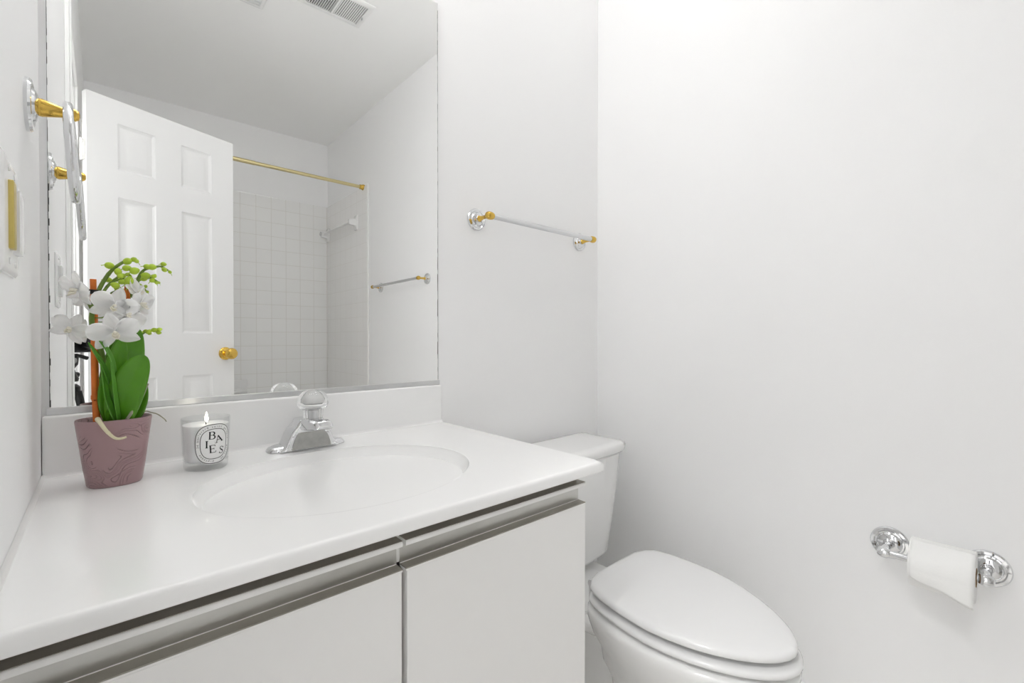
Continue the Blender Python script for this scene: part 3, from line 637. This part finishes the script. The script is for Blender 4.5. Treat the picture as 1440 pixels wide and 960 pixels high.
def ribbon(pts, ws, closed=False):
    n = len(pts); L_, R_ = [], []
    for i, (x, y) in enumerate(pts):
        if closed: a, b = pts[i - 1], pts[(i + 1) % n]
        else: a, b = pts[max(i - 1, 0)], pts[min(i + 1, n - 1)]
        dx, dy = b[0] - a[0], b[1] - a[1]; q = math.hypot(dx, dy) or 1; w = (ws[i] if isinstance(ws, list) else ws) / 2
        L_.append(bm.verts.new(on_glass(x - dy / q * w, y + dx / q * w, .0008))); R_.append(bm.verts.new(on_glass(x + dy / q * w, y - dx / q * w, .0008)))
    for i in range(n if closed else n - 1):
        j = (i + 1) % n; bm.faces.new((L_[i], L_[j], R_[j], R_[i]))
ribbon(oval(.0290, .0350), .0010, True); ribbon(oval(.0215, .0268), .0010, True)
def seg(x0, y0, x1, y1, w): ribbon([(x0 + (x1 - x0) * k / 4, y0 + (y1 - y0) * k / 4) for k in range(5)], w)
def arc(cx, cy, rx, ry, a0, a1, w, n=14): ribbon([(cx + rx * math.cos(math.radians(a0 + (a1 - a0) * k / n)), cy + ry * math.sin(math.radians(a0 + (a1 - a0) * k / n))) for k in range(n + 1)], w if isinstance(w, list) else w)
K, T = .0022, .0009      # thick and thin strokes
def letter(ch, x, y, h, rot=0):
    s = h
    def sg(a, b, c, d, w): seg(*R(a, b), *R(c, d), w)
    def R(a, b):
        c_, s_ = math.cos(rot), math.sin(rot); return (x + (a * c_ - b * s_) * s, y + (a * s_ + b * c_) * s)
    def pl(pts, w): ribbon([R(*p) for p in pts], w)
    if ch == 'I': sg(0, 0, 0, 1, K); sg(-.16, 0, .16, 0, T); sg(-.16, 1, .16, 1, T)
    if ch == 'E':
        sg(0, 0, 0, 1, K); sg(-.12, 0, .6, 0, T); sg(-.12, 1, .55, 1, T); sg(0, .52, .42, .52, T); sg(.6, 0, .66, .2, T); sg(.55, 1, .57, .82, T); sg(.42, .42, .42, .62, T)
    if ch == 'A':
        sg(0, 0, .42, 1, T); sg(.42, 1, .84, 0, K); sg(.17, .36, .68, .36, T); sg(-.12, 0, .14, 0, T); sg(.68, 0, 1.0, 0, T)
    if ch == 'B':
        sg(0, 0, 0, 1, K); sg(-.12, 0, .3, 0, T); sg(-.12, 1, .28, 1, T); sg(0, .53, .3, .53, T)
        ws = [T + (K - T) * math.sin(PI * k / 12) for k in range(13)]
        pl([(.28 + .25 * math.sin(PI * k / 12), .765 + .235 * math.cos(PI * k / 12)) for k in range(13)], ws)
        pl([(.30 + .30 * math.sin(PI * k / 12), .265 + .265 * math.cos(PI * k / 12)) for k in range(13)], ws)
    if ch == 'S':
        pts = [(.52, .80), (.44, .93), (.29, 1.0), (.12, .94), (.06, .78), (.13, .63), (.30, .52), (.47, .40), (.54, .24), (.46, .08), (.28, 0), (.10, .05), (.02, .20)]
        pl(pts, [T, T, T, T, .0013, .0017, K, .0017, .0013, T, T, T, T]); sg(.52, .76, .55, .98, T); sg(.02, .24, -.01, .03, T)
letter('B', -.0075, .0090, .0130, -.03); letter('A', .0030, .0015, .0118, .22); letter('I', -.0120, -.0060, .0120, -.02)
letter('E', -.0060, -.0155, .0130, .05); letter('S', .0080, -.0190, .0125, -.05)
obj('label_print', bm, 'ink', lab, angle=80)
def ring_text(txt, a, b, h):
    """small lettering running clockwise round the oval border"""
    cu = bpy.data.curves.new('t', 'FONT'); cu.size = h; cu.align_x = 'CENTER'
    per = oval(a, b, 720); d = [0]
    for i in range(720): d.append(d[-1] + math.dist(per[i], per[(i + 1) % 720]))
    bm = BM(); n = len(txt)
    for i, ch in enumerate(txt):
        if ch == ' ': continue
        cu.body = ch; to_ = bpy.data.objects.new('t', cu); C.objects.link(to_); bpy.context.view_layer.update()
        me = bpy.data.meshes.new_from_object(to_.evaluated_get(bpy.context.evaluated_depsgraph_get())); bpy.data.objects.remove(to_)
        s = (d[-1] * (.75 - (i + .5) / n)) % d[-1]; j = max(k for k in range(720) if d[k] <= s)
        p, q = per[j], per[(j + 1) % 720]; ang = math.atan2(p[1] - q[1], p[0] - q[0])
        vs = [bm.verts.new(on_glass(p[0] + v.co.x * math.cos(ang) - (v.co.y - h * .33) * math.sin(ang), p[1] + v.co.x * math.sin(ang) + (v.co.y - h * .33) * math.cos(ang), .0009)) for v in me.vertices]
        for f in me.polygons:
            try: bm.faces.new([vs[k] for k in f.vertices])
            except ValueError: pass
        bpy.data.meshes.remove(me)
    bpy.data.curves.remove(cu)
    return bm
obj('border_lettering', ring_text('diptyque   34 boulevard saint germain   paris 5e   ', .0252, .0309, .0048), mat('grey_ink', '4a4a4a', .6), lab, angle=80)

# ------------------------------------------------------------------ things seen in the mirror: door
ph = math.atan2(-.214, .552)
dn = thing('door_1', (.033, -1.41, .01), 'white six panel door standing open, with brass knob, reflected in the mirror', 'door'); dn['kind'] = 'structure'
DX = Vector((math.cos(ph), math.sin(ph), 0)); DN = Vector((-math.sin(ph), math.cos(ph), 0))     # along the door, and towards the mirror
DO = Vector((.033, -1.41, 0)); DWd = .592
def dp(u, v, w): return DO + DX * u + DN * w + Vector((0, 0, v))
pan = [(a, b, c, d) for a, b in ((.104, .244), (.349, .486)) for c, d in ((1.745, 1.94), (1.058, 1.630), (.22, .858))]
bm = BM()
us = sorted({0, DWd} | {p[0] for p in pan} | {p[1] for p in pan}); vs = sorted({.01, 2.035} | {p[2] for p in pan} | {p[3] for p in pan})
for side, w0 in ((1, 0), (-1, -.035)):
    for i in range(len(us) - 1):
        for j in range(len(vs) - 1):
            u0, u1, v0, v1 = us[i], us[i + 1], vs[j], vs[j + 1]
            if (u0, u1, v0, v1) in pan:
                steps = [(0, 0), (.004, -.004), (.012, -.0075), (.018, -.0075), (.034, -.002), (.036, -.0015)]
                rg = [[dp(u0 + s, v0 + s, w0 + side * h), dp(u1 - s, v0 + s, w0 + side * h), dp(u1 - s, v1 - s, w0 + side * h), dp(u0 + s, v1 - s, w0 + side * h)] for s, h in steps]
                loft(bm, rg, cap0=False)
            else:
                bm.faces.new([bm.verts.new(dp(*q, w0)) for q in ((u0, v0), (u1, v0), (u1, v1), (u0, v1))])
for a, b in (((0, .01), (DWd, .01)), ((DWd, .01), (DWd, 2.035)), ((DWd, 2.035), (0, 2.035)), ((0, 2.035), (0, .01))):
    bm.faces.new([bm.verts.new(dp(*a, 0)), bm.verts.new(dp(*b, 0)), bm.verts.new(dp(*b, -.035)), bm.verts.new(dp(*a, -.035))])
bmesh.ops.remove_doubles(bm, verts=bm.verts, dist=1e-5)
obj('door_slab', bm, 'door', dn, angle=20)
for sd, w0 in ((1, 0), (-1, -.035)):
    bm = BM(); lathe(bm, [(.032, 0), (.032, .004), (.026, .009), (.013, .012), (.011, .030), (.016, .036), (.026, .044), (.0285, .054), (.026, .063), (.017, .069), (.004, .071)], dp(.547, .957, w0), DN * sd, 36); o = obj('door_knob', bm, 'brass', dn); o['label'] = 'round brass door knob'
for z in (1.80, 1.04, .25):
    bm = BM(); p = dp(-.004, z, -.034)
    lathe(bm, [(.006, -.045), (.0062, -.043), (.0062, .043), (.006, .045)], p, (0, 0, 1), 16)
    a = [dp(-.0015, z - .044, -.034), dp(-.0015, z - .044, -.004), dp(-.0015, z + .044, -.004), dp(-.0015, z + .044, -.034)]
    loft(bm, [a, [q + DX * .0013 for q in a]])
    box(bm, X0 - .032, DY0 - .001, z - .044, X0 + .004, DY0 + .0008, z + .044)
    obj('door_hinge', bm, 'hinge', dn, angle=40)

# ------------------------------------------------------------------ shower side of the room
rod = thing('shower_rod', (.76, -2.153, 2.14), 'brass shower curtain rod across the tub alcove', 'shower rod')
RYr, RZr = -2.153, 2.140
bm = BM(); tube(bm, [(X0 + .01, RYr, RZr), (.80, RYr, RZr)], .0135, 20); tube(bm, [(.80, RYr, RZr), (.803, RYr, RZr)], .0138, 20); tube(bm, [(.80, RYr, RZr), (X1 - .01, RYr, RZr)], .0118, 20); obj('rod', bm, 'palebrass', rod)
for x, s in ((X0, 1), (X1, -1)):
    bm = BM(); lathe(bm, [(.021, 0), (.021, .012), (.017, .018), (.016, .034), (.013, .036)], (x, RYr, RZr), (s, 0, 0), 24); obj('end_cap', bm, 'brass', rod)
sb = thing('shower_towel_bar', (X1 - .008, -2.56, 1.90), 'white ceramic towel bar on the shower wall tile', 'towel bar')
for y in (-2.265, -2.845):
    bm = BM(); x = X1 - .008
    loft(bm, [[(x - h, y + a * s, 1.90 + b * t) for a, b in ((-1, -1), (1, -1), (1, 1), (-1, 1))] for h, s, t in ((0, .028, .055), (.009, .028, .055), (.012, .024, .050), (.016, .021, .026), (.058, .017, .021), (.064, .013, .016))]); obj('bracket', bm, 'china', sb, bevel=.003)
bm = BM(); tube(bm, [(X1 - .052, -2.28, 1.905), (X1 - .052, -2.83, 1.905)], .010, 20); obj('bar', bm, mat('milky_bar', (.8, .8, .79), .3), sb)
bm = BM(); lathe(bm, [(.018, 0), (.018, .006), (.008, .010), (.003, .011)], (X1 - .072, -2.845, 1.905), (-1, 0, 0), 20); obj('end_cap', bm, 'chrome', sb)
sd = thing('soap_dish', (.83, YB + .008, .66), 'white ceramic soap dish on the far tiled wall behind the door', 'soap dish')
bm = BM(); y0 = YB + .0083
loft(bm, [[(.83 + a * w, y0 + d, .66 + z + b * h) for a, b in ((-1, -1), (1, -1), (1, 1), (-1, 1))] for d, w, h, z in ((0, .075, .054, 0), (.008, .075, .054, 0), (.011, .065, .046, 0))]); obj('dish_plate', bm, 'china', sd, bevel=.004)
bm = BM(); box(bm, .77, y0 + .008, .625, .89, y0 + .085, .640); box(bm, .77, y0 + .078, .640, .89, y0 + .085, .655); obj('dish_tray', bm, 'china', sd, bevel=.004)
tb = thing('bathtub', (.76, -2.5, 0), 'white bathtub in the tiled alcove at the end of the room', 'bathtub')
bm = BM(); yf, yk = -2.14, YB + .0085
xa, xb = X0 + .0085, X1 - .0085
def tubring(i, z, e=None): return [(x, y, z) for x, y in ((xa + i, yf - i), (xb - i, yf - i), (xb - i, yk + i), (xa + i, yk + i))]
loft(bm, [tubring(0, 0), tubring(0, .345), tubring(.006, .358), tubring(.055, .358), tubring(.065, .35), tubring(.10, .12), tubring(.15, .07)]); obj('tub_shell', bm, 'china', tb, bevel=.006)
# ceiling register and exhaust grille
rg_ = thing('ceiling_register', (.945, -1.15, H), 'white louvered air register in the ceiling, seen in the mirror', 'vent')
x0, x1, y0, y1 = .790, 1.097, -1.252, -1.045
bm = BM(); hz = H - .0003
def fr_(x0, x1, y0, y1, z): return [(x0, y0, z), (x1, y0, z), (x1, y1, z), (x0, y1, z)]
loft(bm, [fr_(x0, x1, y0, y1, hz), fr_(x0, x1, y0, y1, hz - .003), fr_(x0 + .012, x1 - .012, y0 + .012, y1 - .012, hz - .009), fr_(x0 + .028, x1 - .028, y0 + .028, y1 - .028, hz - .009), fr_(x0 + .028, x1 - .028, y0 + .028, y1 - .028, hz)], closed=True)
xm = (x0 + x1) / 2; box(bm, xm - .005, y0 + .028, hz - .009, xm + .005, y1 - .028, hz - .001); obj('register_frame', bm, 'trim', rg_, bevel=.001, segs=1)
bm = BM(); box(bm, x0 + .027, y0 + .027, hz - .0012, x1 - .027, y1 - .027, hz - .0004); obj('duct_backing', bm, 'dark', rg_)
for xa_, xb_, tilt in ((x0 + .030, xm - .006, .35), (xm + .006, x1 - .030, -.62)):
    bm = BM(); n = 12
    for k in range(n):
        x = xa_ + (xb_ - xa_) * (k + .5) / n; c, s = math.cos(tilt) * .0031, math.sin(tilt) * .0031
        q = [(x + c, hz - .005 + s), (x - c, hz - .005 - s)] if abs(tilt) > .5 else [(x + .0015, hz - .0085), (x - .0015, hz - .0015)]
        loft(bm, [[(q[0][0], y, q[0][1]), (q[1][0], y, q[1][1]), (q[1][0] + .0008, y, q[1][1] + .0006), (q[0][0] + .0008, y, q[0][1] + .0006)] for y in (y0 + .028, y1 - .028)])
    obj('louver_bank', bm, 'trim', rg_)
bm = BM(); box(bm, x1 - .026, -1.16, hz - .020, x1 - .022, -1.148, hz - .009); obj('damper_lever', bm, 'satin', rg_)
eg = thing('exhaust_grille', (.53, -1.28, H), 'white square exhaust fan grille in the ceiling at the top of the mirror', 'vent')
x0, x1, y0, y1 = .395, .680, -1.425, -1.14
bm = BM(); loft(bm, [fr_(x0, x1, y0, y1, hz), fr_(x0, x1, y0, y1, hz - .008), fr_(x0 + .010, x1 - .010, y0 + .010, y1 - .010, hz - .016), fr_(x0 + .02, x1 - .02, y0 + .02, y1 - .02, hz - .016), fr_(x0 + .02, x1 - .02, y0 + .02, y1 - .02, hz)], closed=True); obj('grille_frame', bm, 'plastic', eg, bevel=.001, segs=1)
bm = BM(); box(bm, x0 + .019, y0 + .019, hz - .004, x1 - .019, y1 - .019, hz - .001); obj('grille_backing', bm, 'dark', eg)
bm = BM(); k = y0 + .021
while k < y1 - .025:
    box(bm, x0 + .02, k, hz - .0155, x1 - .02, k + .0085, hz - .006); k += .0125
obj('grille_slats', bm, 'plastic', eg)

# ------------------------------------------------------------------ the camera standing in the doorway
ck = thing('camera_on_tripod', (.02, -1.12, 0), 'black camera on a tripod in the doorway, reflected behind the orchid', 'camera')
fwd = Vector((math.sin(YAW), math.cos(YAW), 0)); lft = Vector((-math.cos(YAW), math.sin(YAW), 0)); upv = Vector((0, 0, 1))
def cp(f, l, u): return CAM + fwd * f + lft * l + upv * u
def cbox(bm, f0, f1, l0, l1, u0, u1):
    loft(bm, [[cp(f0, l0, u), cp(f1, l0, u), cp(f1, l1, u), cp(f0, l1, u)] for u in (u0, u1)])
bm = BM(); cbox(bm, -.115, -.060, -.042, .108, -.055, .030); cbox(bm, -.110, -.062, .0, .050, .029, .052); obj('camera_body', bm, 'black', ck, bevel=.006)
bm = BM(); lathe(bm, [(.034, 0), (.036, .01), (.036, .035), (.032, .037), (.026, .034), (.004, .030)], cp(-.062, 0, -.008), fwd, 32); obj('lens', bm, 'black', ck)
HC = cp(-.085, .056, .018)
bm = BM(); lathe(bm, [(.022, -.066), (.024, -.060), (.024, -.053)], HC, (0, 0, 1), 20); lathe(bm, [(.034, -.175), (.036, -.165), (.028, -.145), (.024, -.130), (.034, -.115), (.036, -.09), (.024, -.075), (.022, -.064)], HC, (0, 0, 1), 24); obj('tripod_head', bm, 'black', ck)
bm = BM(); tube(bm, [HC + Vector((-.01, .0, -.085)), HC + lft * -.04 + Vector((0, 0, -.083)), HC + lft * -.075 + Vector((0, 0, -.095))], [.007, .006, .0075], 12); tube(bm, [HC + Vector((0, 0, -.115)), HC + lft * .04 + Vector((0, 0, -.12))], .007, 12); tube(bm, [HC + Vector((0, 0, -.145)), HC - lft * .04 + Vector((0, 0, -.155))], [.007, .011], 12); obj('head_lever', bm, 'black', ck)
bm = BM(); lathe(bm, [(.012, 0), (.012, .01), (.008, .013)], HC + fwd * .024 + Vector((0, 0, -.10)), fwd, 18); obj('head_knob', bm, 'rubber', ck)
tz = HC.z - .175
bm = BM(); tube(bm, [(HC.x, HC.y, tz - .30), (HC.x, HC.y, tz)], .014, 16); lathe(bm, [(.03, -.06), (.04, -.05), (.04, -.02), (.03, -.01)], (HC.x, HC.y, tz), (0, 0, 1), 20); obj('centre_column', bm, 'black', ck)
for a in (25, 150, 268):
    e = Vector((HC.x + .20 * math.cos(math.radians(a)), HC.y + .20 * math.sin(math.radians(a)), .006)); s_ = Vector((HC.x + .035 * math.cos(math.radians(a)), HC.y + .035 * math.sin(math.radians(a)), tz - .035))
    bm = BM(); m_ = s_.lerp(e, .5); tube(bm, [s_, m_, m_ + (e - m_) * .02, e], [.012, .012, .009, .008], 14); lathe(bm, [(.012, -.006), (.012, .006), (.008, .014)], e, (0, 0, 1), 14); obj('leg', bm, 'black', ck)
